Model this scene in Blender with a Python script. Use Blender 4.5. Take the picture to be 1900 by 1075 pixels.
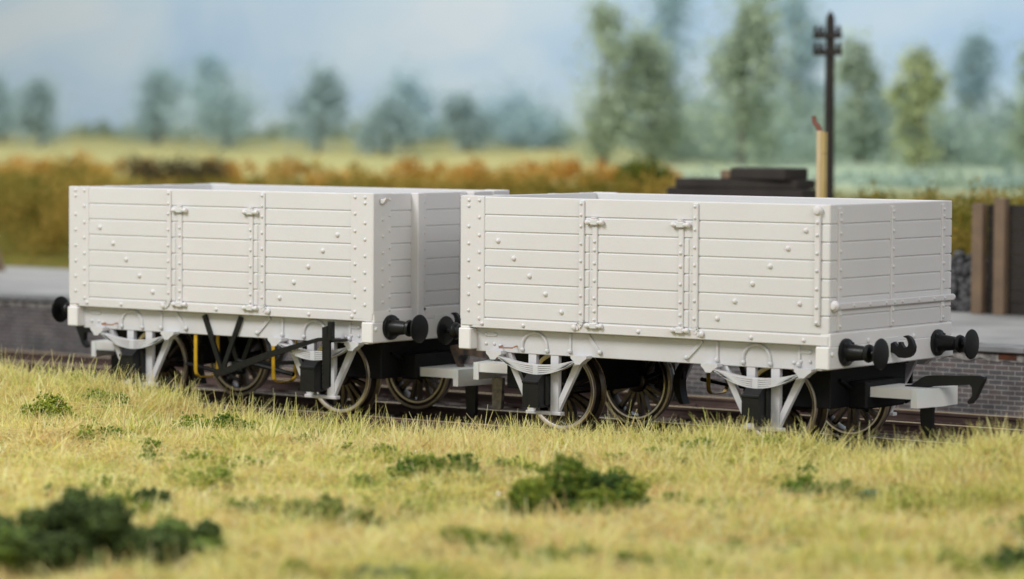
import bpy, math, random
import numpy as np
random.seed(7); rng = np.random.default_rng(11)
S = bpy.context.scene
for o in list(bpy.data.objects): bpy.data.objects.remove(o)
C = S.collection
R = math.radians

# ------------------------------------------------------------------ camera
CAM = np.array([18.296, -30.675, 3.6965]); ROT = (1.51780979, -0.00590199, 0.635098837); FPX = 6059.15
cd = bpy.data.cameras.new('camera'); cam = bpy.data.objects.new('camera', cd); C.objects.link(cam)
cam.location = CAM; cam.rotation_euler = ROT
cd.sensor_width = 36; cd.lens = FPX/1900*36; cd.clip_start = .5; cd.clip_end = 400
cd.dof.use_dof = True; cd.dof.focus_distance = 38.0
APERTURE = .25
cd.dof.aperture_fstop = (cd.lens/1000)/APERTURE
S.camera = cam
# ------------------------------------------------------------------ light
w = bpy.data.worlds.new('World'); S.world = w; w.use_nodes = True
w.node_tree.nodes['Background'].inputs[0].default_value = (.93, .96, 1, 1)
w.node_tree.nodes['Background'].inputs[1].default_value = .50
def area(name, loc, target, size, power, col=(1,1,1), sy=None):
    l = bpy.data.lights.new(name, 'AREA'); l.energy = power; l.color = col
    l.shape = 'RECTANGLE'; l.size = size; l.size_y = sy or size
    o = bpy.data.objects.new(name, l); C.objects.link(o); o.location = loc
    from mathutils import Vector
    o.rotation_euler = (Vector(target)-Vector(loc)).to_track_quat('-Z', 'Y').to_euler()
area('key_lamp', (-12, -17, 19), (-4, 0, 0), 9, 5200, (1, .98, .955))
area('fill_lamp', (20, -12, 14), (-2, 0, 0), 10, 2150, (1, .96, .93))
area('backdrop_lamp', (-42, 22, 34), (-44, 58, 2), 60, 25000, (1, .98, .95), 14)
S.view_settings.view_transform = 'Standard'; S.view_settings.look = 'None'
S.view_settings.exposure = 0; S.view_settings.gamma = 1
S.render.engine = 'CYCLES'
S.cycles.use_denoising = True
S.cycles.max_bounces = 6; S.cycles.diffuse_bounces = 3; S.cycles.glossy_bounces = 3
S.cycles.transparent_max_bounces = 4
S.cycles.caustics_reflective = False; S.cycles.caustics_refractive = False

# ------------------------------------------------------------------ helpers
def bray(px, py):
    from mathutils import Euler, Vector
    M = Euler(ROT).to_matrix()
    return np.array(M @ Vector(((px-950)/FPX, -(py-537.5)/FPX, -1)))
def on_z(px, py, z):
    d = bray(px, py); return CAM + d*((z-CAM[2])/d[2])
def on_y(px, py, y):
    d = bray(px, py); return CAM + d*((y-CAM[1])/d[1])
def srgb(r, g, b):
    f = lambda c: (c/255/12.92) if c/255 <= .04045 else ((c/255+.055)/1.055)**2.4
    return (f(r), f(g), f(b), 1)

def material(name, col, rough=.5, metal=0, var=None, var_scale=3, var_amt=.5, bump=0, bump_scale=40, spec=.4, coat=0, sss=0, rough_var=0):
    m = bpy.data.materials.new(name); m.use_nodes = True
    nt = m.node_tree; b = nt.nodes['Principled BSDF']
    col = tuple(col)[:3]+(1,)
    b.inputs['Base Color'].default_value = col; b.inputs['Roughness'].default_value = rough
    b.inputs['Metallic'].default_value = metal; b.inputs['Specular IOR Level'].default_value = spec
    b.inputs['Coat Weight'].default_value = coat
    if sss:
        b.inputs['Subsurface Weight'].default_value = sss; b.inputs['Subsurface Scale'].default_value = .04
    tc = nt.nodes.new('ShaderNodeTexCoord')
    if var is not None:
        n = nt.nodes.new('ShaderNodeTexNoise'); n.inputs['Scale'].default_value = var_scale; n.inputs['Detail'].default_value = 6
        nt.links.new(tc.outputs['Object'], n.inputs['Vector'])
        r = nt.nodes.new('ShaderNodeValToRGB'); r.color_ramp.elements[0].position = .5-var_amt/2; r.color_ramp.elements[1].position = .5+var_amt/2
        r.color_ramp.elements[0].color = col; r.color_ramp.elements[1].color = tuple(var)[:3]+(1,)
        nt.links.new(n.outputs['Fac'], r.inputs['Fac']); nt.links.new(r.outputs['Color'], b.inputs['Base Color'])
        if rough_var:
            mr = nt.nodes.new('ShaderNodeMapRange'); mr.inputs['To Min'].default_value = rough-rough_var; mr.inputs['To Max'].default_value = rough+rough_var
            nt.links.new(n.outputs['Fac'], mr.inputs['Value']); nt.links.new(mr.outputs[0], b.inputs['Roughness'])
    if bump:
        n2 = nt.nodes.new('ShaderNodeTexNoise'); n2.inputs['Scale'].default_value = bump_scale; n2.inputs['Detail'].default_value = 4
        nt.links.new(tc.outputs['Object'], n2.inputs['Vector'])
        bp = nt.nodes.new('ShaderNodeBump'); bp.inputs['Strength'].default_value = bump; bp.inputs['Distance'].default_value = .02
        nt.links.new(n2.outputs['Fac'], bp.inputs['Height']); nt.links.new(bp.outputs[0], b.inputs['Normal'])
    return m
def attr_material(name, rough=.6, transl=0, spec=.3):
    m = bpy.data.materials.new(name); m.use_nodes = True; nt = m.node_tree; b = nt.nodes['Principled BSDF']
    a = nt.nodes.new('ShaderNodeAttribute'); a.attribute_name = 'tint'
    nt.links.new(a.outputs['Color'], b.inputs['Base Color']); b.inputs['Roughness'].default_value = rough
    b.inputs['Specular IOR Level'].default_value = spec
    if transl:
        t = nt.nodes.new('ShaderNodeBsdfTranslucent'); nt.links.new(a.outputs['Color'], t.inputs['Color'])
        mx = nt.nodes.new('ShaderNodeMixShader'); mx.inputs[0].default_value = transl
        nt.links.new(b.outputs[0], mx.inputs[1]); nt.links.new(t.outputs[0], mx.inputs[2])
        nt.links.new(mx.outputs[0], nt.nodes['Material Output'].inputs['Surface'])
    return m

M = {}
M['white'] = material('warm_white_plastic', (.695, .683, .688), .42, var=(.668, .652, .650), var_scale=1.6, bump=.05, bump_scale=60, sss=.12)
M['grey'] = material('pale_grey_plastic', (.64, .64, .66), .45, var=(.57, .57, .585), var_scale=2.2, bump=.05, bump_scale=60, sss=.1)
M['beam'] = material('bounce_lit_plastic', (.80, .79, .785), .42, var=(.77, .755, .745), var_scale=1.6, bump=.05, bump_scale=60, sss=.12)  # body plastic made lighter: bounce light on the headstocks put into its colour
M['coup'] = material('milky_plastic', (.88, .87, .84), .38, var=(.85, .84, .80), sss=.15)
M['black'] = material('black_plastic', (.006, .0065, .007), .36, var=(.011, .0115, .012), var_scale=6, bump=.05, bump_scale=50, spec=.32)
M['dull'] = material('dull_black_plastic', (.006, .006, .007), .6, bump=.08, spec=.25)
M['wheel'] = material('blackened_metal', (.060, .050, .044), .30, .95, var=(.12, .10, .084), var_scale=5, bump=.08, rough_var=.08)
M['rim'] = material('worn_rim_metal', (.90, .82, .73), .32, 1.0, var=(.66, .57, .48), var_scale=4, rough_var=.08)
M['brass'] = material('brass_strip', (.80, .52, .05), .32, .35, var=(.60, .36, .03), var_scale=9)
M['dbrass'] = material('dull_brass_strip', (.50, .34, .06), .40, .7, var=(.30, .20, .04), var_scale=9)
M['copper'] = material('copper_wire', (.60, .30, .17), .3, .9)
M['railside'] = material('rusty_rail', (.075, .045, .038), .7, var=(.13, .085, .072), var_scale=4)
M['railtop'] = material('polished_rail_head', (.80, .64, .40), .42, 1.0)
M['sleeper'] = material('brown_sleeper', (.075, .054, .047), .8, var=(.135, .10, .087), var_scale=5, bump=.3)
M['dropper'] = material('worn_dropper_steel', (.09, .085, .08), .35, .8, var=(.30, .27, .24), var_scale=14)
M['rusty'] = material('rust_flecked_black', (.030, .026, .025), .6, var=(.11, .075, .055), var_scale=9, var_amt=.2)

class MB:
    def __init__(s): s.v = []; s.f = []
    def add(s, vs, fs):
        n = len(s.v); s.v += [tuple(map(float, v)) for v in vs]; s.f += [tuple(i+n for i in f) for f in fs]
    def box(s, x0, x1, y0, y1, z0, z1, c=.008):
        c = min(c, .45*min(x1-x0, y1-y0, z1-z0))
        if c <= 0.0005:
            s.add([(x, y, z) for z in (z0, z1) for y in (y0, y1) for x in (x0, x1)],
                  [(0,2,3,1),(4,5,7,6),(0,1,5,4),(2,6,7,3),(0,4,6,2),(1,3,7,5)]); return
        X, Y, Z = (x0, x1), (y0, y1), (z0, z1); vs = []; idx = {}
        for i in (0, 1):
            for j in (0, 1):
                for k in (0, 1):
                    sx, sy, sz = (c, -c)[i], (c, -c)[j], (c, -c)[k]
                    for a, p in enumerate(((X[i], Y[j]+sy, Z[k]+sz), (X[i]+sx, Y[j], Z[k]+sz), (X[i]+sx, Y[j]+sy, Z[k]))):
                        idx[i, j, k, a] = len(vs); vs.append(p)
        fs = []
        def q(*k): fs.append(tuple(idx[t] for t in k))
        for i in (0, 1): q((i,0,0,0),(i,1,0,0),(i,1,1,0),(i,0,1,0)); q((0,i,0,1),(1,i,0,1),(1,i,1,1),(0,i,1,1)); q((0,0,i,2),(1,0,i,2),(1,1,i,2),(0,1,i,2))
        for i in (0, 1):
            for j in (0, 1):
                q((i,j,0,0),(i,j,1,0),(i,j,1,1),(i,j,0,1)); q((i,0,j,0),(i,1,j,0),(i,1,j,2),(i,0,j,2)); q((0,i,j,1),(1,i,j,1),(1,i,j,2),(0,i,j,2))
        for i in (0, 1):
            for j in (0, 1):
                for k in (0, 1): q((i,j,k,0),(i,j,k,1),(i,j,k,2))
        s.add(vs, fs)
    def prism(s, poly, axis, a0, a1):
        """poly = 2-D outline in the two other axes (order x,y,z minus axis), extruded a0..a1"""
        n = len(poly)
        def P(u, v, a): return {'x': (a, u, v), 'y': (u, a, v), 'z': (u, v, a)}[axis]
        s.add([P(u, v, a0) for u, v in poly]+[P(u, v, a1) for u, v in poly],
              [tuple(range(n)), tuple(range(2*n-1, n-1, -1))]+[(i, (i+1) % n, (i+1) % n+n, i+n) for i in range(n)])
    def lathe(s, prof, axis, cx, seg=32, close=False):
        """prof = list of (radius, along); cx = centre (x,y,z); axis letter"""
        n = len(prof); vs = []; fs = []
        for k in range(seg):
            a = 2*math.pi*k/seg; c, d = math.cos(a), math.sin(a)
            for r, t in prof:
                p = {'x': (t, r*c, r*d), 'y': (r*c, t, r*d), 'z': (r*c, r*d, t)}[axis]
                vs.append((p[0]+cx[0], p[1]+cx[1], p[2]+cx[2]))
        for k in range(seg):
            k2 = (k+1) % seg
            for i in range(n if close else n-1):
                j = (i+1) % n; fs.append((k*n+i, k*n+j, k2*n+j, k2*n+i))
        s.add(vs, fs)
    def rivet(s, p, n, r=.02, h=.016):
        """dome rivet at p pointing along n ('-y','+y','+x','-x')"""
        ax = n[1]; sg = 1 if n[0] == '+' else -1
        s.lathe([(r*1.0, 0), (r*.86, sg*h*.55), (r*.5, sg*h*.9), (0.0005, sg*h)], ax, p, 10)
    def bar(s, a, b, w, t, up=(0, 1, 0)):
        """rectangular bar from a to b; t = thickness along up, w = width across"""
        a, b, up = map(np.array, (a, b, up)); d = (b-a)/np.linalg.norm(b-a)
        sd = np.cross(d, up); sd = sd/np.linalg.norm(sd); u = np.cross(sd, d)
        vs = [p+sd*w/2*i+u*t/2*j for p in (a, b) for i, j in ((-1,-1),(1,-1),(1,1),(-1,1))]
        s.add(vs, [(3,2,1,0),(4,5,6,7),(0,1,5,4),(1,2,6,5),(2,3,7,6),(3,0,4,7)])
    def tube(s, pts, r, seg=8):
        pts = [np.array(p, float) for p in pts]; n = len(pts); rs = r if hasattr(r, '__len__') else [r]*n
        base = len(s.v); vs = []; fs = []; u = None
        for i, p in enumerate(pts):
            d = pts[min(i+1, n-1)]-pts[max(i-1, 0)]; d = d/np.linalg.norm(d)
            if u is None: u = np.cross(d, (0, 0, 1) if abs(d[2]) < .9 else (1, 0, 0))
            u = u-d*np.dot(u, d); u /= np.linalg.norm(u); v = np.cross(d, u)
            for k in range(seg):
                a = 2*math.pi*k/seg; vs.append(p+(u*math.cos(a)+v*math.sin(a))*rs[i])
        for i in range(n-1):
            for k in range(seg):
                k2 = (k+1) % seg; fs.append((i*seg+k, i*seg+k2, (i+1)*seg+k2, (i+1)*seg+k))
        fs += [tuple(range(seg-1, -1, -1)), tuple((n-1)*seg+k for k in range(seg))]
        s.add(vs, fs)
    def strip(s, pts, w, t, axis='y', off=0.0):
        """flat ribbon following pts (in the plane normal to axis), w wide along axis, t thick"""
        pts = [np.array(p, float) for p in pts]; n = len(pts); ax = np.array({'x': (1,0,0), 'y': (0,1,0)}[axis], float)
        vs = []; fs = []
        for i, p in enumerate(pts):
            d = pts[min(i+1, n-1)]-pts[max(i-1, 0)]; d = d/np.linalg.norm(d); nn = np.cross(d, ax)
            for a, b in ((-1,-1),(1,-1),(1,1),(-1,1)): vs.append(p+ax*w/2*a+nn*t/2*b)
        for i in range(n-1):
            for k in range(4): fs.append((i*4+k, i*4+(k+1) % 4, i*4+4+(k+1) % 4, i*4+4+k))
        fs += [(3,2,1,0), tuple((n-1)*4+k for k in range(4))]
        s.add(vs, fs)
    def mirror_x(s, c): s.v = [(2*c-x, y, z) for x, y, z in s.v]
    def mirror_y(s, c): s.v = [(x, 2*c-y, z) for x, y, z in s.v]
    def build(s, name, mat, parent=None, off=(0, 0, 0), angle=35):
        me = bpy.data.meshes.new(name)
        me.from_pydata([(x-off[0], y-off[1], z-off[2]) for x, y, z in s.v], [], s.f)
        import bmesh
        bm = bmesh.new(); bm.from_mesh(me); bmesh.ops.recalc_face_normals(bm, faces=bm.faces); bm.to_mesh(me); bm.free()
        me.polygons.foreach_set('use_smooth', [True]*len(me.polygons)); me.set_sharp_from_angle(angle=R(angle))
        me.materials.append(mat); o = bpy.data.objects.new(name, me); C.objects.link(o)
        if parent is not None: o.parent = parent
        return o

def tag(o, label=None, cat=None, group=None, kind=None):
    if label: o['label'] = label
    if cat: o['category'] = cat
    if group: o['group'] = group
    if kind: o['kind'] = kind
    return o
def empty(name, loc, label, cat, group=None):
    o = bpy.data.objects.new(name, None); C.objects.link(o); o.location = loc
    return tag(o, label, cat, group)
def noise2(x, y, seed=0, f=1.0, n=7):
    r = np.random.default_rng(seed); s = 0; a = 1; t = 0
    for i in range(n):
        th = r.uniform(0, 6.28); k = f*(1.0+.55*i); s = s+a*np.sin(k*(x*np.cos(th)+y*np.sin(th))+r.uniform(0, 6.28)+1.3*np.sin(k*.7*(y*np.cos(th)-x*np.sin(th))+i)); t += a; a *= .83
    return s/t

# ------------------------------------------------------------------ terrain
CX = [-40, -14, -12, -10.4, -9.0, -8.2, -6.5, -5, -3.8, -2.7, -1.6, -.6, .5, 1.4, 2.0, 2.7, 4, 30]
CZ = [.10, .17, .20, .19, .07, -.19, -.18, -.20, -.09, -.03, -.02, .13, .04, -.04, .10, .27, .30, .2]
def ground_z(x, y):
    crest = np.interp(x, CX, CZ)
    near = -.02+.10*noise2(x, y, 3, .8)+.10*noise2(x, y, 5, 2.2)+.06*noise2(x, y, 6, 5.5)
    k = np.clip((-y-1.0)/3.0, 0, 1); k = k*k*(3-2*k)
    g = crest*(1-k)+near*k+(1-k)*(.07*noise2(x, y, 5, 3.1)+.04*noise2(x, y, 8, 7))
    b = np.clip((-y-.30)/.45, 0, 1); b = b*b*(3-2*b)
    z = -.175*(1-b)+g*b
    # the bank behind the platform climbs to the fields
    f = np.clip((y-13.9)/14, 0, 1); fz = np.clip((y-13.7)/.5, 0, 1)*.92+1.42*f**.85
    f2 = np.clip((y-28)/34, 0, 1)
    return z+fz+f2*.80+(f > .02)*.07*noise2(x, y, 9, .8)
def grid_sheet(name, xs, ys, mat, zf):
    X, Y = np.meshgrid(xs, ys); Z = zf(X, Y); V = np.stack([X, Y, Z], -1).reshape(-1, 3)
    nx, ny = len(xs), len(ys); i = np.arange(nx-1); j = np.arange(ny-1); I, J = np.meshgrid(i, j); a = (J*nx+I).ravel()
    F = np.stack([a, a+1, a+1+nx, a+nx], -1)
    me = bpy.data.meshes.new(name); me.from_pydata(V.tolist(), [], F.tolist()); me.polygons.foreach_set('use_smooth', [True]*len(F))
    me.materials.append(mat); o = bpy.data.objects.new(name, me); C.objects.link(o); return o
def gmat():
    m = bpy.data.materials.new('scenic_ground'); m.use_nodes = True; nt = m.node_tree; b = nt.nodes['Principled BSDF']; b.inputs['Roughness'].default_value = .95
    b.inputs['Specular IOR Level'].default_value = .15
    L = nt.links; tc = nt.nodes.new('ShaderNodeTexCoord'); sp = nt.nodes.new('ShaderNodeSeparateXYZ'); L.new(tc.outputs['Object'], sp.inputs[0])
    def noise(sc, det=8, ro=.6):
        n = nt.nodes.new('ShaderNodeTexNoise'); n.inputs['Scale'].default_value = sc; n.inputs['Detail'].default_value = det; n.inputs['Roughness'].default_value = ro
        L.new(tc.outputs['Object'], n.inputs['Vector']); return n.outputs['Fac']
    def ramp(src, stops):
        r = nt.nodes.new('ShaderNodeValToRGB'); L.new(src, r.inputs[0])
        while len(r.color_ramp.elements) < len(stops): r.color_ramp.elements.new(.5)
        for e, (p, c) in zip(r.color_ramp.elements, stops): e.position = p; e.color = tuple(c)[:3]+(1,)
        return r.outputs[0]
    def mix(f, a, c):
        n = nt.nodes.new('ShaderNodeMix'); n.data_type = 'RGBA'
        if hasattr(f, 'links'): L.new(f, n.inputs[0])
        else: n.inputs[0].default_value = f
        L.new(a, n.inputs[6]); L.new(c, n.inputs[7]); return n.outputs[2]
    def step(lo, hi, amp, sc):
        mr = nt.nodes.new('ShaderNodeMapRange'); mr.inputs[1].default_value = lo; mr.inputs[2].default_value = hi
        ma = nt.nodes.new('ShaderNodeMath'); ma.operation = 'MULTIPLY_ADD'; L.new(noise(sc), ma.inputs[0]); ma.inputs[1].default_value = amp; L.new(sp.outputs['Y'], ma.inputs[2])
        L.new(ma.outputs[0], mr.inputs[0]); return mr.outputs[0]
    earth = ramp(noise(6), [(.3, (.14, .18, .04)), (.5, (.36, .32, .11)), (.7, (.20, .26, .06))])
    ballast = ramp(noise(34, 10, .75), [(.32, (.045, .036, .031)), (.5, (.125, .104, .092)), (.66, (.27, .235, .21))])
    bank = ramp(noise(.9), [(.3, (.07, .09, .015)), (.45, (.20, .16, .03)), (.6, (.13, .14, .02)), (.72, (.32, .21, .04))])
    field = ramp(noise(.5), [(.3, (.27, .30, .13)), (.5, (.42, .38, .16)), (.7, (.23, .28, .13))])
    c = mix(step(-.62, -.38, .12, 9), earth, ballast); c = mix(step(13.6, 14.4, .6, 2), c, bank); c = mix(step(29.0, 31.0, 2.4, .4), c, field)
    pasture = ramp(noise(.6), [(.3, (.30, .40, .30)), (.5, (.37, .46, .33)), (.7, (.34, .42, .24))])
    ma = nt.nodes.new('ShaderNodeMath'); ma.operation = 'MULTIPLY_ADD'; L.new(sp.outputs['Y'], ma.inputs[0]); ma.inputs[1].default_value = .67; L.new(sp.outputs['X'], ma.inputs[2])
    mr = nt.nodes.new('ShaderNodeMapRange'); mr.inputs[1].default_value = -4.5; mr.inputs[2].default_value = 1; L.new(ma.outputs[0], mr.inputs[0])
    mm = nt.nodes.new('ShaderNodeMath'); mm.operation = 'MULTIPLY'; L.new(mr.outputs[0], mm.inputs[0]); L.new(step(27, 33, 2.4, .4), mm.inputs[1])
    c = mix(mm.outputs[0], c, pasture)
    L.new(c, b.inputs['Base Color'])
    bp = nt.nodes.new('ShaderNodeBump'); bp.inputs['Strength'].default_value = .8; bp.inputs['Distance'].default_value = .03; L.new(noise(30, 8), bp.inputs['Height']); L.new(bp.outputs[0], b.inputs['Normal'])
    return m
xs = np.concatenate([np.linspace(-150, -22, 110), np.arange(-21.5, 12, .12), np.linspace(12.5, 34, 30)])
ys = np.concatenate([np.linspace(-36, -14, 24), np.arange(-13.8, 1.2, .12), np.linspace(1.6, 13, 24), np.arange(13.2, 28, .4), np.linspace(28.5, 62.1, 50)])
tag(grid_sheet('ground', xs, ys, gmat(), ground_z), kind='structure')

# ------------------------------------------------------------------ painted sky board
def sky_mat():
    m = bpy.data.materials.new('painted_sky'); m.use_nodes = True; nt = m.node_tree; b = nt.nodes['Principled BSDF']; b.inputs['Roughness'].default_value = .9
    b.inputs['Specular IOR Level'].default_value = .1
    L = nt.links; tc = nt.nodes.new('ShaderNodeTexCoord')
    mp = nt.nodes.new('ShaderNodeMapping'); mp.inputs['Scale'].default_value = (.055, 1, .15); mp.inputs['Rotation'].default_value = (0, .35, 0); L.new(tc.outputs['Object'], mp.inputs[0])
    n = nt.nodes.new('ShaderNodeTexNoise'); n.inputs['Scale'].default_value = 1.6; n.inputs['Detail'].default_value = 4; n.inputs['Distortion'].default_value = .5; L.new(mp.outputs[0], n.inputs['Vector'])
    r = nt.nodes.new('ShaderNodeValToRGB'); L.new(n.outputs['Fac'], r.inputs[0]); e = r.color_ramp.elements
    e[0].position = .36; e[0].color = (.37, .50, .68, 1); e[1].position = .64; e[1].color = (.54, .61, .69, 1); x = e.new(.5); x.color = (.46, .57, .69, 1)
    L.new(r.outputs[0], b.inputs['Base Color'])
    return m
sb = MB(); sb.box(-150, 40, 62, 62.3, -2, 26, .01); tag(sb.build('sky', sky_mat()), kind='structure')

# ------------------------------------------------------------------ tracks
def make_rail(y, label):
    b = MB(); x0, x1 = -46, 9
    prof = [(-.07,-.145),(.07,-.145),(.07,-.125),(.015,-.11),(.015,-.045),(.036,-.035),(.036,-.004),(.030,0),(-.030,0),(-.036,-.004),(-.036,-.035),(-.015,-.045),(-.015,-.11),(-.07,-.125)]
    b.prism([(y+u, v) for u, v in prof], 'x', x0, x1)
    o = b.build('rail', M['railside']); tag(o, label, 'rail', 'rails of the two tracks')
    h = MB(); h.box(x0, x1, y-.029, y+.029, -.006, .005, .002); h.build('rail_head', M['railtop'], o)
make_rail(.556, 'brown rail under the near wheels of the wagons')
make_rail(2.179, 'brown rail under the far wheels of the wagons')
make_rail(4.118, 'brown rail of the empty second track, the one nearer the wagons')
make_rail(5.581, 'brown rail of the empty second track, the one along the brick wall')
sl0 = None
for cy in (1.368, 4.85):
    for k in range(50):
        x = -27.3+k*.68+(.2 if cy > 3 else 0)
        if sl0 is None:
            b = MB(); b.box(-.13, .13, -1.08, 1.08, -.2, 0, .012); sl0 = b.build('sleeper', M['sleeper']); o = sl0; chs = []
            for cyy in (-.732, .731):
                b = MB(); b.box(-.045, .045, cyy-.12, cyy+.12, 0, .014, .004)
                for q in (-.085, .085): b.box(-.04, .04, cyy+q-.022, cyy+q+.022, .012, .05, .008)
                chs.append(b.build('rail_chair', M['railside'], o))
        else:
            o = sl0.copy(); C.objects.link(o)
            for ch in chs:
                c2 = ch.copy(); C.objects.link(c2); c2.parent = o
        o.location = (x, cy, -.146)
        tag(o, 'dark brown sleeper lying in the ballast under the wagons' if cy < 3 else 'dark brown sleeper of the empty track by the brick wall', 'sleeper', 'sleepers under the wagons' if cy < 3 else 'sleepers of the empty track')

# ------------------------------------------------------------------ platform
def brick_mat():
    m = bpy.data.materials.new('dark_brick'); m.use_nodes = True; nt = m.node_tree; b = nt.nodes['Principled BSDF']; b.inputs['Roughness'].default_value = .75
    L = nt.links; tc = nt.nodes.new('ShaderNodeTexCoord'); sp = nt.nodes.new('ShaderNodeSeparateXYZ'); L.new(tc.outputs['Object'], sp.inputs[0])
    cb = nt.nodes.new('ShaderNodeCombineXYZ'); L.new(sp.outputs['X'], cb.inputs[0]); L.new(sp.outputs['Z'], cb.inputs[1])
    t = nt.nodes.new('ShaderNodeTexBrick'); L.new(cb.outputs[0], t.inputs['Vector']); t.inputs['Scale'].default_value = 1
    t.inputs['Brick Width'].default_value = .19; t.inputs['Row Height'].default_value = .064; t.inputs['Mortar Size'].default_value = .0052; t.inputs['Mortar Smooth'].default_value = .2
    t.inputs['Color1'].default_value = (.100, .094, .098, 1); t.inputs['Color2'].default_value = (.145, .110, .108, 1); t.inputs['Mortar'].default_value = (.36, .35, .33, 1); t.inputs['Bias'].default_value = -.2
    n = nt.nodes.new('ShaderNodeTexNoise'); n.inputs['Scale'].default_value = 4; n.inputs['Detail'].default_value = 8; L.new(tc.outputs['Object'], n.inputs['Vector'])
    mx = nt.nodes.new('ShaderNodeMix'); mx.data_type = 'RGBA'; mx.blend_type = 'MULTIPLY'; mx.inputs[0].default_value = .8
    r = nt.nodes.new('ShaderNodeValToRGB'); r.color_ramp.elements[0].position = .3; r.color_ramp.elements[0].color = (.55, .55, .55, 1); r.color_ramp.elements[1].position = .7; r.color_ramp.elements[1].color = (1.25, 1.25, 1.25, 1)
    L.new(n.outputs['Fac'], r.inputs[0]); L.new(t.outputs['Color'], mx.inputs[6]); L.new(r.outputs[0], mx.inputs[7]); L.new(mx.outputs[2], b.inputs['Base Color'])
    bp = nt.nodes.new('ShaderNodeBump'); bp.inputs['Strength'].default_value = .5; bp.inputs['Distance'].default_value = .01; bp.invert = True; L.new(t.outputs['Fac'], bp.inputs['Height']); L.new(bp.outputs[0], b.inputs['Normal'])
    return m
plat = empty('platform', (-18, 10, -.17), 'long grey station platform with a dark brick face and chipped edge', 'platform')
PO = (-18, 10, -.17)
b = MB(); b.box(-46, 8, 6.8, 7.1, -.22, .60, .004); b.build('brick_wall', brick_mat(), plat, PO)
paving = material('grey_paving', (.27, .27, .265), .8, var=(.46, .46, .45), var_scale=.9, bump=.3, bump_scale=30)
edge = material('pale_edging', (.16, .16, .165), .75, var=(.30, .30, .30), var_scale=3, bump=.3)
b = MB(); b.box(-46, 8, 7.3, 13.9, -.1, .775, .004); b.build('paving', paving, plat, PO)
b = MB()
x = -46
while x < 8:
    L_ = .9+rng.uniform(-.02, .02); b.box(x+.004, min(x+L_, 8)-.004, 6.72+rng.uniform(-.008, .008), 7.297, .70, .78+rng.uniform(-.002, .003), .012); x += L_
b.build('edging_slab', edge, plat, PO)
# ragged mortar bed and rust gap below the slabs
pts = []; x = -46.
while x < 8: pts.append((x, .575+.07*rng.random()**2.2)); x += rng.uniform(.06, .16)
b = MB(); b.prism([(-46, .70)]+[(-46, .60)]+pts+[(8, .60), (8, .70)], 'y', 6.785, 7.09)
b.build('mortar_bed', material('crumbled_mortar', (.38, .36, .33), .9, var=(.14, .13, .125), var_scale=9, var_amt=.25, bump=.6), plat, PO)
q0 = on_y(1853, 650, 6.78); q1 = on_y(1886, 650, 6.78); b = MB(); b.box(-3.4, 1.5, 6.779, 6.79, .688, .70, 0); b.box(float(q0[0]), float(q1[0]), 6.776, 6.792, .61, .70, 0)
b.build('rusty_strip', material('rust_paint', (.05, .014, .006), .6, var=(.12, .035, .012), var_scale=6), plat, PO)

# ------------------------------------------------------------------ the wagons
WD = 2.736; MY = WD/2; LN = 5.03; AX = (-3.94, -.93)
G = [2.755, 2.54, 2.341, 2.139, 1.937, 1.735, 1.532, 1.33]   # plank joints, top to bottom

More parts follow.
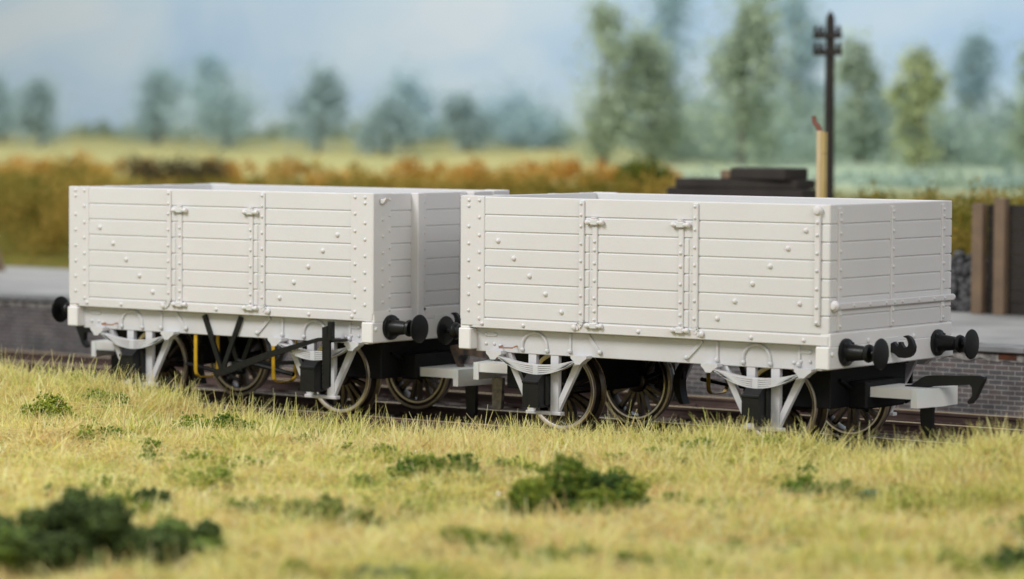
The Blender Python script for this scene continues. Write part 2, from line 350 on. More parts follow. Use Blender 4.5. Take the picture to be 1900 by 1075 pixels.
def make_wagon(name, loc, label, brake_near, door_end, droop, right_hook, loop_mat, dropper_left):
    root = empty(name, (0, 0, 0), label, 'wagon', 'white open goods wagons')
    OFF = (-LN/2, MY, 0)
    root.location = (loc-LN/2, MY, 0)
    def P(mb, nm, mat, par=None, angle=35): return mb.build(nm, M[mat] if isinstance(mat, str) else mat, par if par is not None else root, OFF, angle)
    plates = ['L'] if door_end else ['L', 'R']
    for near in (True, False):
        def fin(mb):
            if not near: mb.mirror_y(MY)
            return mb
        # planked side: backing sheet plus planks standing proud of it
        sd = MB(); sd.box(-LN+.01, -.01, .013, .085, 1.21, 2.738, .004)
        for i in range(2): sd.box(-LN, 0, .0, .09, G[i+1]+.004, G[i]-.004 if i else G[i], .010)
        for i in range(2, 7):
            sd.box(-LN, -3.20, .0, .0895, G[i+1]+.004, G[i]-.004, .010)
            sd.box(-1.81, 0, .0, .0895, G[i+1]+.004, G[i]-.004, .010)
        sd.box(-LN+.16, 0, -.012, .09, 1.207, 1.323, .010)
        dr = MB()
        for i in range(2, 7): dr.box(-3.18, -1.83, .0, .0893, G[i+1]+.004, G[i]-.004, .010)
        door = P(fin(dr), 'side_door', 'white')
        for x0 in (-3.11, -1.93):
            s = MB(); s.box(x0-.033, x0+.033, -.020, .005, 1.31, 2.45, .006)
            for z in (2.27, 2.17, 2.02, 1.82, 1.62, 1.47, 1.37): s.rivet((x0, -.020, z), '-y', .020, .020)
            P(fin(s), 'door_strap', 'white', door)
            for zc, big in ((2.49, 1), (1.30, 0)):
                h = MB(); h.box(x0-.05, x0+.05, -.055, .0, zc-.035, zc+.038, .012); h.tube([(x0-.09, -.03, zc), (x0+.09, -.03, zc)], .023, 10)
                for sx in (-1, 1): h.lathe([(.0005, -.034), (.022, -.026), (.034, -.005), (.034, .008), (.024, .028), (.0005, .034)], 'x', (x0+sx*.094, -.03, zc), 12)
                if big: h.box(x0-.035, x0+.03, -.05, .0, zc+.036, zc+.06, .006)
                P(fin(h), 'hinge', 'white', door)
        # side straps with turned feet
        for x0, sg in ((-3.295, -1), (-1.735, 1)):
            s = MB(); s.box(x0-.034, x0+.034, -.024, .005, 1.36, 2.735, .006)
            arc = [(x0, 1.365), (x0+sg*.004, 1.34), (x0+sg*.016, 1.31), (x0+sg*.04, 1.285), (x0+sg*.07, 1.272), (x0+sg*.095, 1.27)]
            for a_, b_ in zip(arc, arc[1:]): s.bar((a_[0], -.018, a_[1]), (b_[0], -.018, b_[1]), .066, .020)
            s.rivet((x0+sg*.095, -.026, 1.272), '-y', .036, .022)
            for z in (2.70, 2.57, 2.44, 2.24, 2.04, 1.84, 1.64, 1.44): s.rivet((x0-.004, -.024, z), '-y', .019, .02)
            P(fin(s), 'side_strap', 'white')
        # bolts through the diagonal brace behind the planks
        t = sd
        for i in range(5):
            k = i/4; t.rivet((-4.50+k*.917, 0, 2.24-k*.80), '-y', .032, .026)
        if door_end:
            for i in range(6): k = i/5; t.rivet((-.302-k*1.142, 0, 2.466-k*1.012), '-y', .032, .026)
            t.rivet((-.374, 0, 1.662), '-y', .03, .026)
        else:
            for i in range(5): k = i/4; t.rivet((-.55-k*.921, 0, 2.246-k*.802), '-y', .032, .026)
        for x in (-4.72, -4.12, -2.5, -.99, -.31): t.rivet((x, -.012, 1.262), '-y', .026, .022)
        side = P(fin(sd), 'side_panel', 'white')
        # corner plates or door-end stanchion
        for e in ('L', 'R'):
            if e in plates:
                c = MB(); c.box(-LN-.004, -4.695, -.014, .05, 1.235, 2.762, .008)
                for z in (2.71, 2.64, 2.40, 2.20, 2.00, 1.80, 1.60, 1.41): c.rivet((-4.92, -.014, z), '-y', .022, .018)
                for z in (2.71, 2.51, 2.30, 2.10, 1.90, 1.70, 1.50, 1.32): c.rivet((-4.765, -.014, z), '-y', .022, .018)
                if e == 'R': c.mirror_x(-LN/2)
                P(fin(c), 'corner_plate', 'white')
            else:
                s = MB(); s.box(-.178, -.108, -.03, .005, 1.43, 2.68, .008)
                s.lathe([(.0005, -.062), (.036, -.056), (.058, -.03), (.058, .0)], 'y', (-.143, 0, 2.688), 16)
                for z in (2.56, 2.42, 2.22, 2.03, 1.83, 1.63, 1.46): s.rivet((-.143, -.03, z), '-y', .021, .02)
                P(fin(s), 'corner_stanchion', 'white')
        # solebar with its raised fittings
        s = MB(); s.box(-LN+.14, -.14, .10, .22, .925, 1.2, .006)
        def arc_pts(cx):
            a = [(cx-.178, .965), (cx-.178, 1.02)]+[(cx-.178*math.cos(k*math.pi/10), 1.02+.16*math.sin(k*math.pi/10)) for k in range(1, 10)]+[(cx+.178, 1.02), (cx+.178, .965)]
            return [(u, .092, z) for u, z in a]
        for cx in (-4.03, -.98): 
            s.tube(arc_pts(cx), .019, 8)
            for sx in (-1, 1): s.rivet((cx+sx*.178, .09, .975), '-y', .03, .022)
        for x in (-3.52, -1.50, -.43):
            s.box(x-.018, x+.018, .082, .105, .965, 1.19, .004); s.rivet((x-.004, .084, .985), '-y', .03, .022)
        s.bar((-3.27, .093, 1.185), (-3.10, .093, .985), .04, .022); s.rivet((-3.10, .084, .99), '-y', .03, .022)
        s.bar((-1.70, .093, 1.185), (-1.91, .093, .985), .04, .022); s.rivet((-1.91, .084, .99), '-y', .03, .022)
        for mx in (0, 1):
            X = (lambda v: v) if not mx else (lambda v: -LN-v)
            for u in (-4.74, -4.60): s.rivet((X(u), .10, 1.13), '-y', .026, .02)
            s.box(min(X(-4.74), X(-4.60)), max(X(-4.74), X(-4.60)), .09, .105, 1.105, 1.155, .004)
            s.rivet((X(-4.74), .10, 1.02), '-y', .022, .018); s.rivet((X(-4.62), .10, 1.02), '-y', .022, .018); s.rivet((X(-4.53), .10, 1.0), '-y', .022, .018)
        P(fin(s), 'solebar', 'grey')
        # wagon label clip wire
        h = MB(); h.tube([(-4.50, .105, 1.005), (-4.50, .03, .995), (-4.49, .02, .985), (-4.30, .02, .99), (-4.29, .03, 1.0), (-4.29, .105, 1.01)], .009, 8)
        P(fin(h), 'wire_handle', 'copper')
        for ax in AX:
            # axle guard
            g = MB()
            g.prism([(ax-.19, .93), (ax-.08, .93), (ax-.08, .25), (ax-.19, .25)], 'y', .11, .17)
            g.prism([(ax+.13, .93), (ax+.24, .93), (ax+.24, .25), (ax+.13, .25)], 'y', .11, .17)
            g.prism([(ax+.245, .25), (ax+.245, .42), (ax+.44, .80), (ax+.50, .93), (ax+.59, .93), (ax+.53, .80), (ax+.29, .36), (ax+.25, .28)], 'y', .112, .168)
            g.prism([(ax-.195, .25), (ax-.195, .42), (ax-.39, .80), (ax-.45, .93), (ax-.54, .93), (ax-.48, .80), (ax-.24, .36), (ax-.20, .28)], 'y', .112, .168)
            g.box(ax-.215, ax+.29, .085, .175, .225, .268, .008)
            P(fin(g), 'axle_guard', 'grey')
            # leaf spring
            s = MB()
            for i in range(5):
                hl = .58-.035*i; N = 17
                pts = [(ax+t*hl, .03, round(.805-.024*i*(1-.62*t*t)+.085*(t*hl/.58)**2, 5)) for t in np.linspace(-1, 1, N)]
                s.strip(pts, .085, .017, 'y')
            s.box(ax-.04, ax+.04, -.02, .08, .68, .815, .006)
            P(fin(s), 'leaf_spring', 'grey')
            for sx in (-1, 1):
                q = MB(); xx = ax+sx*.61
                q.prism([(xx-.11, .945), (xx+.11, .945), (xx+.11, .915), (xx+.05, .875), (xx+.02, .845), (xx-.05, .845), (xx-.07, .88), (xx-.11, .915)], 'y', -.015, .10)
                P(fin(q), 'spring_shoe', 'grey')
            # axlebox
            a = MB(); 
            a.prism([(-.115, .32), (-.115, .625), (-.03, .70), (.14, .705), (.14, .32)], 'x', ax-.112, ax+.112)
            a.box(ax-.118, ax+.118, -.13, -.085, .60, .632, .008)
            a.box(ax-.135, ax+.135, .02, .10, .34, .69, .012)
            P(fin(a), 'axle_box', 'black')
    # floor and inner lining
    f = MB(); f.box(-LN+.1, -.1, .09, WD-.09, 1.235, 1.30, .004); f.box(-LN+.15, -.15, .221, WD-.221, .95, 1.23, .004); P(f, 'floor', 'white')
    # ends
    for e in ('L', 'R'):
        dooree = door_end and e == 'R'
        n = MB(); n.box(-.085, -.010, .091, WD-.091, 1.30, 2.74, .004)
        zs = G[:-1]+[1.354]
        for i in range(7): n.box(-.09, .004, .057, WD-.057, zs[i+1]+.004, zs[i]-.004 if i else zs[i], .010)
        def fx(mb):
            if e == 'L': mb.mirror_x(-LN/2)
            return mb
        end = P(fx(n), 'end_door' if dooree else 'end_panel', 'white')
        n = MB()
        for y0, y1 in ((.0, .053), (WD-.053, WD)):
            for i in range(7): n.box(-.092, .006, y0+.002, y1, zs[i+1]+.004, zs[i]-.004 if i else zs[i], .010)
        P(fx(n), 'corner_post', 'white')
        if dooree:
            for y0 in (.19, 1.345, 2.505):
                s = MB(); s.box(-.01, .028, y0-.034, y0+.034, 1.37, 2.72, .006)
                for z in (2.66, 2.58, 2.44, 2.24, 2.04, 1.84, 1.55, 1.42): s.rivet((.028, y0, z), '+x', .021, .02)
                P(s, 'end_strap', 'white')
            s = MB(); s.box(.006, .052, .06, WD+.004, 1.602, 1.678, .012)
            s.lathe([(.0005, -.06), (.035, -.055), (.062, -.025), (.062, .02), (.045, .05), (.0005, .06)], 'y', (.03, .075, 1.648), 16)
            s.lathe([(.0005, -.035), (.036, -.02), (.036, .02), (.0005, .03)], 'y', (.022, WD-.01, 1.64), 12)
            for y0 in (.45, .80, 1.16, 1.345, 1.52, 1.9, 2.25, 2.5): s.rivet((.052, y0, 1.64), '+x', .020, .018)
            P(s, 'hinge_bar', 'white')
        else:
            for s_ in (0, 1):
                c = MB(); c.box(-.02, .018, -.012, .335, 1.30, 2.758, .008)
                for z in (2.44, 2.24, 2.04, 1.84, 1.64, 1.44): c.rivet((.018, .165, z), '+x', .023, .02)
                for z in (2.68, 2.49, 2.30, 2.10, 1.90, 1.70, 1.50, 1.34): c.rivet((.018, .30, z), '+x', .023, .02)
                if s_: c.mirror_y(MY)
                P(fx(c), 'corner_plate', 'white')
                c = MB(); c.box(-.01, .115, .74, .87, .97, 2.755, .010); c.box(-.01, .022, .872, 1.02, 1.30, 2.72, .006)
                for z in (2.64, 2.46, 2.26, 2.06, 1.86, 1.66, 1.46): c.rivet((.022, .97, z), '+x', .023, .02)
                if s_: c.mirror_y(MY)
                P(fx(c), 'end_stanchion', 'white')
            c = MB(); c.box(.018, .07, .10, .19, 2.63, 2.69, .01); c.prism([(.06, 2.63), (.06, 2.69), (.11, 2.71), (.11, 2.69)], 'y', .11, .18)
            P(fx(c), 'cleat', 'white')
        h = MB(); h.box(-.15, .024, -.035, WD+.035, .95, 1.20, .012); h.box(-.11, .022, .0, WD, 1.195, 1.345, .010)
        h.box(.02, .03, 1.18, 1.48, 1.04, 1.245, .004)
        for y0, z in ((.03, 1.12), (.81, 1.235), (1.83, 1.235), (WD-.03, 1.12)): h.rivet((.024, y0, z), '+x', .03, .024)
        P(fx(h), 'headstock', 'beam')
        for y0 in (.31, 2.37):
            bf = MB(); bf.lathe([(.0005, .02), (.150, .02), (.155, .035), (.150, .062), (.12, .07), (.098, .085), (.094, .11), (.080, .25), (.074, .285), (.095, .30), (.104, .325), (.095, .352), (.06, .362), (.04, .366), (.036, .40), (.036, .455), (.0005, .455)], 'x', (0, y0, 1.13), 28)
            for k in range(4):
                a = math.pi/4+k*math.pi/2; bf.box(.05, .085, y0+.118*math.cos(a)-.025, y0+.118*math.cos(a)+.025, 1.13+.118*math.sin(a)-.025, 1.13+.118*math.sin(a)+.025, .008)
            q = P(fx(bf), 'buffer', 'black')
            bh = MB(); bh.lathe([(.0005, .446), (.05, .448), (.14, .458), (.168, .465), (.174, .474), (.168, .484), (.12, .494), (.06, .499), (.0005, .501)], 'x', (0, y0, 1.13), 36)
            P(fx(bh), 'buffer_head', 'black', q)
        dh = MB(); dh.prism([(.022, 1.08), (.024, 1.171), (.07, 1.195), (.09, 1.17), (.105, 1.142), (.13, 1.149), (.128, 1.175), (.129, 1.197), (.162, 1.195), (.18, 1.16), (.205, 1.135), (.235, 1.142), (.254, 1.167), (.25, 1.20), (.232, 1.24), (.186, 1.262), (.228, 1.275), (.27, 1.26), (.305, 1.22), (.333, 1.148), (.325, 1.095), (.298, 1.052), (.26, 1.028), (.215, 1.018), (.131, 1.022), (.072, 1.065)], 'y', 1.30, 1.36)
        P(fx(dh), 'drawhook', 'black')
        # coupling: milky plate with dropped lip, steel dropper, black latch hook
        dz = droop if e == 'R' else -.03 if name and droop else 0
        hk = right_hook if e == 'R' else True
        cp = MB(); cp.prism([(-.07, 1.0), (.56, .98), (.635, 1.42), (.625, 1.76), (.30, 1.74), (-.07, 1.64)], 'z', .59+dz, .70+dz)
        cp.prism([(.48, .975), (.56, .975), (.645, 1.42), (.635, 1.765), (.56, 1.765)], 'z', .495+dz, .703+dz)
        coup = P(fx(cp), 'coupling', 'coup', angle=30)
        d = MB(); d.prism([(.39, .50+dz), (.55, .50+dz), (.545, .15+dz), (.52, .10+dz), (.44, .10+dz), (.41, .13+dz)], 'y', 1.34, 1.40)
        P(fx(d), 'coupling_dropper', ('dropper' if (e == 'L' and dropper_left) else 'black'), coup)
        if hk:
            k = MB(); k.prism([(.205, .70), (.205, .715), (.28, .72), (.411, .807), (.46, .83), (.51, .838), (1.155, .868), (1.19, .86), (1.196, .833), (1.086, .61), (1.03, .548), (1.005, .545), (.99, .57), (1.05, .64), (1.045, .735), (1.02, .76), (.529, .715), (.50, .70)], 'y', 1.33, 1.41)
            P(fx(k), 'coupling_hook', ('rusty' if dropper_left and e == 'L' else 'black'), coup)
        bx = MB(); bx.box(-1.15, -.28, .52, 2.20, .47, .93, .01); bx.box(-.30, -.05, .92, 1.80, .45, .76, .02)
        bx.tube([(-.27, .7, .78), (-.24, .95, .66), (-.26, 1.3, .40)], .022, 8)
        P(fx(bx), 'coupling_mount', 'dull')
    # wheelsets
    for ax in AX:
        wr = MB(); wr.lathe([(.0005, -.0), (.035, 0), (.06, .3), (.06, WD-.6), (.035, WD-.3), (.0005, WD-.3)], 'y', (ax, .15, .48), 16)
        ws = P(wr, 'axle', 'dull'); tw = rng.uniform(0, 1)
        for s_ in (0, 1):
            wl = MB()
            wl.lathe([(.405, .685), (.455, .665), (.468, .668), (.478, .69), (.483, .80), (.50, .815), (.525, .825), (.528, .84), (.515, .852), (.45, .855), (.445, .848), (.405, .84), (.40, .80), (.40, .70)], 'y', (ax, 0, .483), 56, close=True)
            wl.lathe([(.0005, .66), (.05, .66), (.06, .672), (.118, .685), (.125, .70), (.125, .83), (.10, .845), (.0005, .845)], 'y', (ax, 0, .483), 24)
            for k in range(8):
                a0 = tw+k*math.pi/4
                for sg in (-1, 1):
                    a1, a2 = a0+sg*.20, a0+sg*.145
                    wl.bar((ax+.11*math.cos(a1*1+0), .765, .483+.11*math.sin(a1)), (ax+.41*math.cos(a2), .765, .483+.41*math.sin(a2)), .046, .07)
            wl.v = [(x_, y_-.16, z_) for x_, y_, z_ in wl.v]
            if s_: wl.mirror_y(MY)
            wo = P(wl, 'wheel', 'wheel', ws)
            tr = MB(); tr.lathe([(.420, .676), (.455, .6635), (.4685, .6665), (.4795, .69), (.479, .70), (.43, .69)], 'y', (ax, 0, .483), 56, close=True)
            tr.lathe([(.488, .8565), (.517, .8555), (.5305, .84), (.526, .826), (.50, .85)], 'y', (ax, 0, .483), 56, close=True)
            tr.lathe([(.425, .8565), (.445, .858), (.447, .85), (.425, .848)], 'y', (ax, 0, .483), 56, close=True)
            tr.v = [(x_, y_-.16, z_) for x_, y_, z_ in tr.v]
            if s_: tr.mirror_y(MY)
            P(tr, 'wheel_rim', 'rim', ws)
    # brake gear on one side
    def fb(mb):
        if not brake_near: mb.mirror_y(MY)
        return mb
    for y0 in (.075, .42):
        v = MB(); v.bar((-2.775, y0, 1.175), (-2.46, y0, .45), .062, .035); v.bar((-2.165, y0+.002, 1.175), (-2.49, y0+.002, .45), .062, .031)
        if y0 < .1:
            for q in ((-2.76, 1.14), (-2.68, .97), (-2.18, 1.14), (-2.26, .97)): v.rivet((q[0], y0-.018, q[1]), '-y', .016, .012)
        P(fb(v), 'brake_hanger', 'black')
    l = MB()
    lp = [(-2.50, .455), (-2.47, .505), (-2.40, .53), (-2.30, .55), (-1.60, .78), (-.80, .985), (-.60, .995), (-.60, .955), (-.80, .940), (-1.60, .695), (-2.30, .455), (-2.44, .42)]
    l.prism(lp, 'y', -.07, -.035); P(fb(l), 'brake_lever', 'black')
    gd = MB(); gd.prism([(-.68, 1.12), (-.675, .40), (-.64, .355), (-.565, .40), (-.56, 1.0), (-.60, 1.0), (-.60, 1.14)], 'y', -.135, -.10)
    gd.box(-.60, -.53, -.14, -.06, .96, 1.20, .012); gd.box(-.58, -.36, -.13, -.02, .955, .99, .008); gd.box(-.66, -.57, -.105, .10, .94, .985, .006)
    for k in range(9): gd.rivet((-.665, -.135, .46+k*.052), '-y', .011, .012)
    P(fb(gd), 'lever_guide', 'black')
    sh = MB(); sh.tube([(-3.25, .28, .53), (-2.90, .25, .485), (-2.48, .18, .44), (-2.20, .10, .375)], .026, 8); sh.tube([(-2.48, -.05, .45), (-2.48, .5, .45)], .03, 10)
    sh.tube([(-2.45, .35, .60), (-2.0, .35, .545), (-1.55, .36, .47)], .03, 8); sh.bar((-2.6, .4, .55), (-1.5, .42, .62), .05, .03)
    P(fb(sh), 'brake_rod', 'black')
    for x0 in (-2.97, -1.68):
        yl = MB(); pts = [(x0, .13, .935), (x0, .13, .47), (x0, .145, .42), (x0, .19, .385), (x0, .26, .375), (x0, .42, .375), (x0, .49, .385), (x0, .535, .42), (x0, .55, .47), (x0, .55, .935)]
        yl.strip(pts, .05, .014, 'x'); P(fb(yl), 'safety_loop', loop_mat)
    for x0, sg in ((AX[0]+.60, 1), (AX[1]-.60, -1)):
        for s_ in ((0,) if brake_near else (1,)):
            k = MB(); a = [(x0+sg*(-.07+.10*abs(t)**2), .50+.25*t) for t in np.linspace(-1, 1, 7)]+[(x0+sg*(.03+.06*abs(t)**2), .50+.25*t) for t in np.linspace(1, -1, 7)]
            k.prism(a, 'y', .52, .66); k.bar((x0+sg*.03, .59, .55), (x0+sg*.02, .59, .94), .05, .05)
            if s_: k.mirror_y(MY)
            P(k, 'brake_shoe', 'black')
    return root
make_wagon('open_wagon', 0.0, 'right-hand white planked wagon with an end door, hook and black latch coupling', False, True, 0, True, 'dbrass', True)
make_wagon('open_wagon', -6.382, 'left-hand white planked wagon with long black brake lever and yellow brass loops', True, False, -.10, False, 'brass', False)

# ------------------------------------------------------------------ grass
def cloud_mesh(name, V, F, col, mat, parent=None):
    """V (n,k,3) polygons sharing one face template F; col (n,3) per piece"""
    n, k, _ = V.shape; me = bpy.data.meshes.new(name); nf = len(F); fl = len(F[0])
    me.vertices.add(n*k); me.vertices.foreach_set('co', V.reshape(-1).astype(np.float32))
    idx = (np.arange(n)[:, None, None]*k+np.array(F)[None]).reshape(-1)
    me.loops.add(len(idx)); me.loops.foreach_set('vertex_index', idx.astype(np.int32))
    me.polygons.add(n*nf); me.polygons.foreach_set('loop_start', (np.arange(n*nf)*fl).astype(np.int32))
    me.update(calc_edges=True)
    at = me.color_attributes.new('tint', 'FLOAT_COLOR', 'POINT')
    cc = np.ones((n*k, 4), np.float32); cc[:, :3] = np.repeat(col, k, axis=0); at.data.foreach_set('color', cc.reshape(-1))
    me.materials.append(mat); o = bpy.data.objects.new(name, me); C.objects.link(o)
    if parent is not None: o.parent = parent
    return o
def in_view(x, y, m=2.5):
    """inside the wedge of ground the photograph's side of the layout covers, with a margin"""
    f = np.array([-math.sin(ROT[2]), math.cos(ROT[2])]); r = np.array([f[1], -f[0]])
    dx, dy = x-CAM[0], y-CAM[1]; d = dx*f[0]+dy*f[1]; u = dx*r[0]+dy*r[1]
    return (d > 17) & (np.abs(u) < d*.158+m)
BUSH_SPOTS = []
def blades(N, ylo, yhi, hmin, hmax, wd, lean, seed, palette, clump=True):
    r = np.random.default_rng(seed); K = int(N*3.2)
    x = r.uniform(-26, 14, K); y = r.uniform(ylo, yhi, K); k = in_view(x, y); x, y = x[k][:N], y[k][:N]
    z = ground_z(x, y); n = len(x)
    dens = noise2(x, y, 21, 1.5)
    h = r.uniform(hmin, hmax, n)*(1+.40*dens)
    az = r.uniform(0, 2*math.pi, n); th = np.abs(r.normal(lean, .46, n)).clip(.02, 1.45)
    d = np.stack([np.sin(th)*np.cos(az), np.sin(th)*np.sin(az), np.cos(th)], -1)
    bend = np.stack([np.cos(az), np.sin(az), -.6*np.ones(n)], -1)*(r.uniform(-.02, .28, n)*h)[:, None]
    sa = az+math.pi/2+r.uniform(-.9, .9, n); sd = np.stack([np.cos(sa), np.sin(sa), r.uniform(-.4, .4, n)], -1)*(wd*r.uniform(.6, 1.25, n))[:, None]/2
    b = np.stack([x, y, z-.02+.12*(th/1.3)**2*r.random(n)**1.4], -1); m = b+d*(h*.55)[:, None]+bend*.3; t = b+d*h[:, None]+bend
    V = np.stack([b-sd, b+sd, m-sd*.85, m+sd*.85, t-sd*.35, t+sd*.35], 1)
    q = 1.1*noise2(x, y, 41, .75)+1.3*noise2(x, y, 42, 2.4)+.8*noise2(x, y, 43, 6)+r.normal(.22, .55, n)
    pal = np.array(palette); s = ((q+1.5)/3*(len(pal)-1)).clip(0, len(pal)-1.001); i = s.astype(int); fr = (s-i)[:, None]
    col = (pal[i]*(1-fr)+pal[i+1]*fr)*r.uniform(.55, 1.36, n)[:, None]
    return V, col
PAL = [(.16, .27, .03), (.34, .42, .07), (.62, .59, .18), (.84, .72, .27), (.82, .67, .29), (.95, .80, .46), (.84, .60, .28), (.60, .44, .20)]
PAL2 = [(.56, .56, .14), (.80, .72, .28), (.90, .80, .36), (.92, .82, .44)]
parts = [blades(170000, -14, -.75, .14, .34, .0135, 1.30, 1, PAL), blades(130000, -4.6, -.55, .14, .34, .0100, 1.30, 2, PAL),
         blades(7000, -3.0, -.45, .26, .48, .0105, .75, 4, PAL2), blades(4000, -14, -3, .22, .40, .014, .7, 6, PAL2),
         blades(12000, -.95, -.30, .08, .22, .011, 1.05, 5, PAL), blades(3000, -1.1, -.4, .28, .55, .0095, .55, 15, PAL2)]
V = np.concatenate([p[0] for p in parts]); COL = np.clip(np.concatenate([p[1] for p in parts])*np.array([1.10, 1.06, .98]), 0, .95)
def tufts(NC, per, ylo, yhi, hmin, hmax, wd, seed, palette, spread=.10):
    r = np.random.default_rng(seed); K = NC*4; cx = r.uniform(-26, 14, K); cy = r.uniform(ylo, yhi, K); k = in_view(cx, cy, 1.5); cx, cy = cx[k][:NC], cy[k][:NC]
    m = len(cx); ci = np.repeat(np.arange(m), per); n = len(ci); az = r.uniform(0, 6.283, n); sz = r.uniform(.6, 1.25, m)[ci]
    rr = spread*np.abs(r.normal(0, .7, n))*sz; x = cx[ci]+rr*np.cos(az); y = cy[ci]+rr*np.sin(az); z = ground_z(x, y)
    h = r.uniform(hmin, hmax, n)*sz; th = (.25+.75*r.random(n)**.7+rr*2).clip(.05, 1.35); a2 = az+r.normal(0, .5, n)+r.normal(0, .8, m)[ci]*.4
    d = np.stack([np.sin(th)*np.cos(a2), np.sin(th)*np.sin(a2), np.cos(th)], -1); b = np.stack([x, y, z-.02], -1)
    droop = (r.uniform(0, .3, n)*h)[:, None]*np.array([0, 0, -1.]); sa = a2+1.57+r.uniform(-.8, .8, n)
    sd = np.stack([np.cos(sa), np.sin(sa), r.uniform(-.3, .3, n)], -1)*(wd*r.uniform(.7, 1.3, n))[:, None]/2
    mm = b+d*(h*.55)[:, None]+droop*.25; t = b+d*h[:, None]+droop
    V = np.stack([b-sd, b+sd, mm-sd*.85, mm+sd*.85, t-sd*.35, t+sd*.35], 1); pal = np.array(palette)
    s = ((r.random(m)[ci]*.75+r.random(n)*.25)*(len(pal)-1)).clip(0, len(pal)-1.001); i = s.astype(int); f = (s-i)[:, None]
    return V, (pal[i]*(1-f)+pal[i+1]*f)*r.uniform(.7, 1.3, n)[:, None]
PT = [(.26, .40, .06), (.50, .54, .12), (.78, .68, .26), (.90, .76, .36), (.84, .66, .32), (.94, .84, .50)]
parts2 = [tufts(420, 55, -4.0, -.55, .24, .46, .0125, 51, PT, .12), tufts(520, 60, -13, -4, .20, .36, .013, 52, PT, .14), tufts(300, 26, -1.3, -.5, .28, .54, .0115, 53, PT, .10)]
V = np.concatenate([V]+[p[0] for p in parts2]); COL = np.concatenate([COL]+[p[1] for p in parts2]).clip(0, .96)
COL = (COL*1.13).clip(0, .93)
# flecks of dried glue and flock caught in the fibres
rg = np.random.default_rng(77); K = 5200; gx = rg.uniform(-26, 14, K); gy = rg.uniform(-13, -.7, K); kk = in_view(gx, gy); gx, gy = gx[kk], gy[kk]
GM = attr_material('static_grass', .5, .45, .35)
tag(cloud_mesh('grass', V, [(0,1,3,2), (2,3,5,4)], COL, GM), 'pale straw and green grass fibres covering the foreground', 'grass', kind='stuff')

# ------------------------------------------------------------------ scatter foliage bushes
OCT = np.array([(1,0,0),(-1,0,0),(0,1,0),(0,-1,0),(0,0,1),(0,0,-1)], float); OF = [(0,2,4),(2,1,4),(1,3,4),(3,0,4),(2,0,5),(1,2,5),(3,1,5),(0,3,5)]
FM = attr_material('scatter_foam', .85, 0, .2)
nf_ = len(gx); q_, _ = np.linalg.qr(rg.normal(size=(nf_, 3, 3))); gp = np.stack([gx, gy, ground_z(gx, gy)+rg.uniform(.02, .12, nf_)], -1)
gc = np.array([(.85, .85, .80), (.80, .62, .05), (.22, .36, .06), (.30, .42, .10)])[rg.choice(4, nf_, p=[.22, .16, .31, .31])]
tag(cloud_mesh('flock_litter', gp[:, None]+np.einsum('kj,nij->nki', OCT, q_)*rg.uniform(.006, .024, (nf_, 1, 1)), OF, gc, FM), 'white, yellow and green flecks of flock caught among the grass fibres', 'flock', kind='stuff')
def bits(centres, radii, n, size, pal, r, squash=.8):
    c = np.array(centres); rad = np.array(radii); k = r.choice(len(c), n, p=(rad**2)/(rad**2).sum())
    d = r.normal(size=(n, 3)); d /= np.linalg.norm(d, axis=1)[:, None]
    rr = rad[k]*(1-.45*r.random(n)**1.8)*(1+.22*np.sin(6*d[:, 0]+k)*np.sin(6*d[:, 1]+3*k)+.16*np.sin(9*d[:, 2]+2*k))
    p = c[k]+d*rr[:, None]*np.array([1, 1, squash])
    q = r.normal(size=(n, 3, 3)); q, _ = np.linalg.qr(q)
    s = size*r.uniform(.55, 1.5, n)
    V = p[:, None, :]+np.einsum('kj,nij->nki', OCT, q)*s[:, None, None]*r.uniform(.6, 1.3, (n, 6, 1))
    pal = np.array(pal); lob = r.random(len(c)); t = (.55*lob[k]+.45*r.random(n))*(len(pal)-1); i = t.astype(int).clip(0, len(pal)-2); f = (t-i)[:, None]
    return V, (pal[i]*(1-f)+pal[i+1]*f)*r.uniform(.7, 1.3, n)[:, None]
rm = np.random.default_rng(31); cs_, rs_ = [], []
for i in range(210):
    mx_, my_ = rm.uniform(-20, 12), -rm.random()**1.3*11-.9
    if not in_view(mx_, my_, .5): continue
    for q in range(rm.integers(3, 9)):
        ax_, ay_ = mx_+rm.normal(0, .22), my_+rm.normal(0, .16); rd = rm.uniform(.05, .14)
        cs_.append((ax_, ay_, float(ground_z(ax_, ay_))+rd*.75)); rs_.append(rd)
V, col = bits(cs_, rs_, 42000, .014, [(.06,.12,.02),(.14,.22,.03),(.26,.32,.05),(.40,.38,.06)], rm)
tag(cloud_mesh('moss', V, OF, col, FM), 'small green moss and turf patches showing between the straw fibres', 'moss', kind='stuff')
DG = [(.028, .045, .016), (.060, .090, .026), (.11, .16, .045), (.20, .29, .05)]  # light and dark ends paint lit tops and shaded gaps into clump colours
YG = [(.05, .10, .02), (.12, .19, .03), (.26, .31, .04), (.38, .38, .05)]
BG = [(.10, .16, .08), (.15, .22, .12), (.22, .30, .12)]
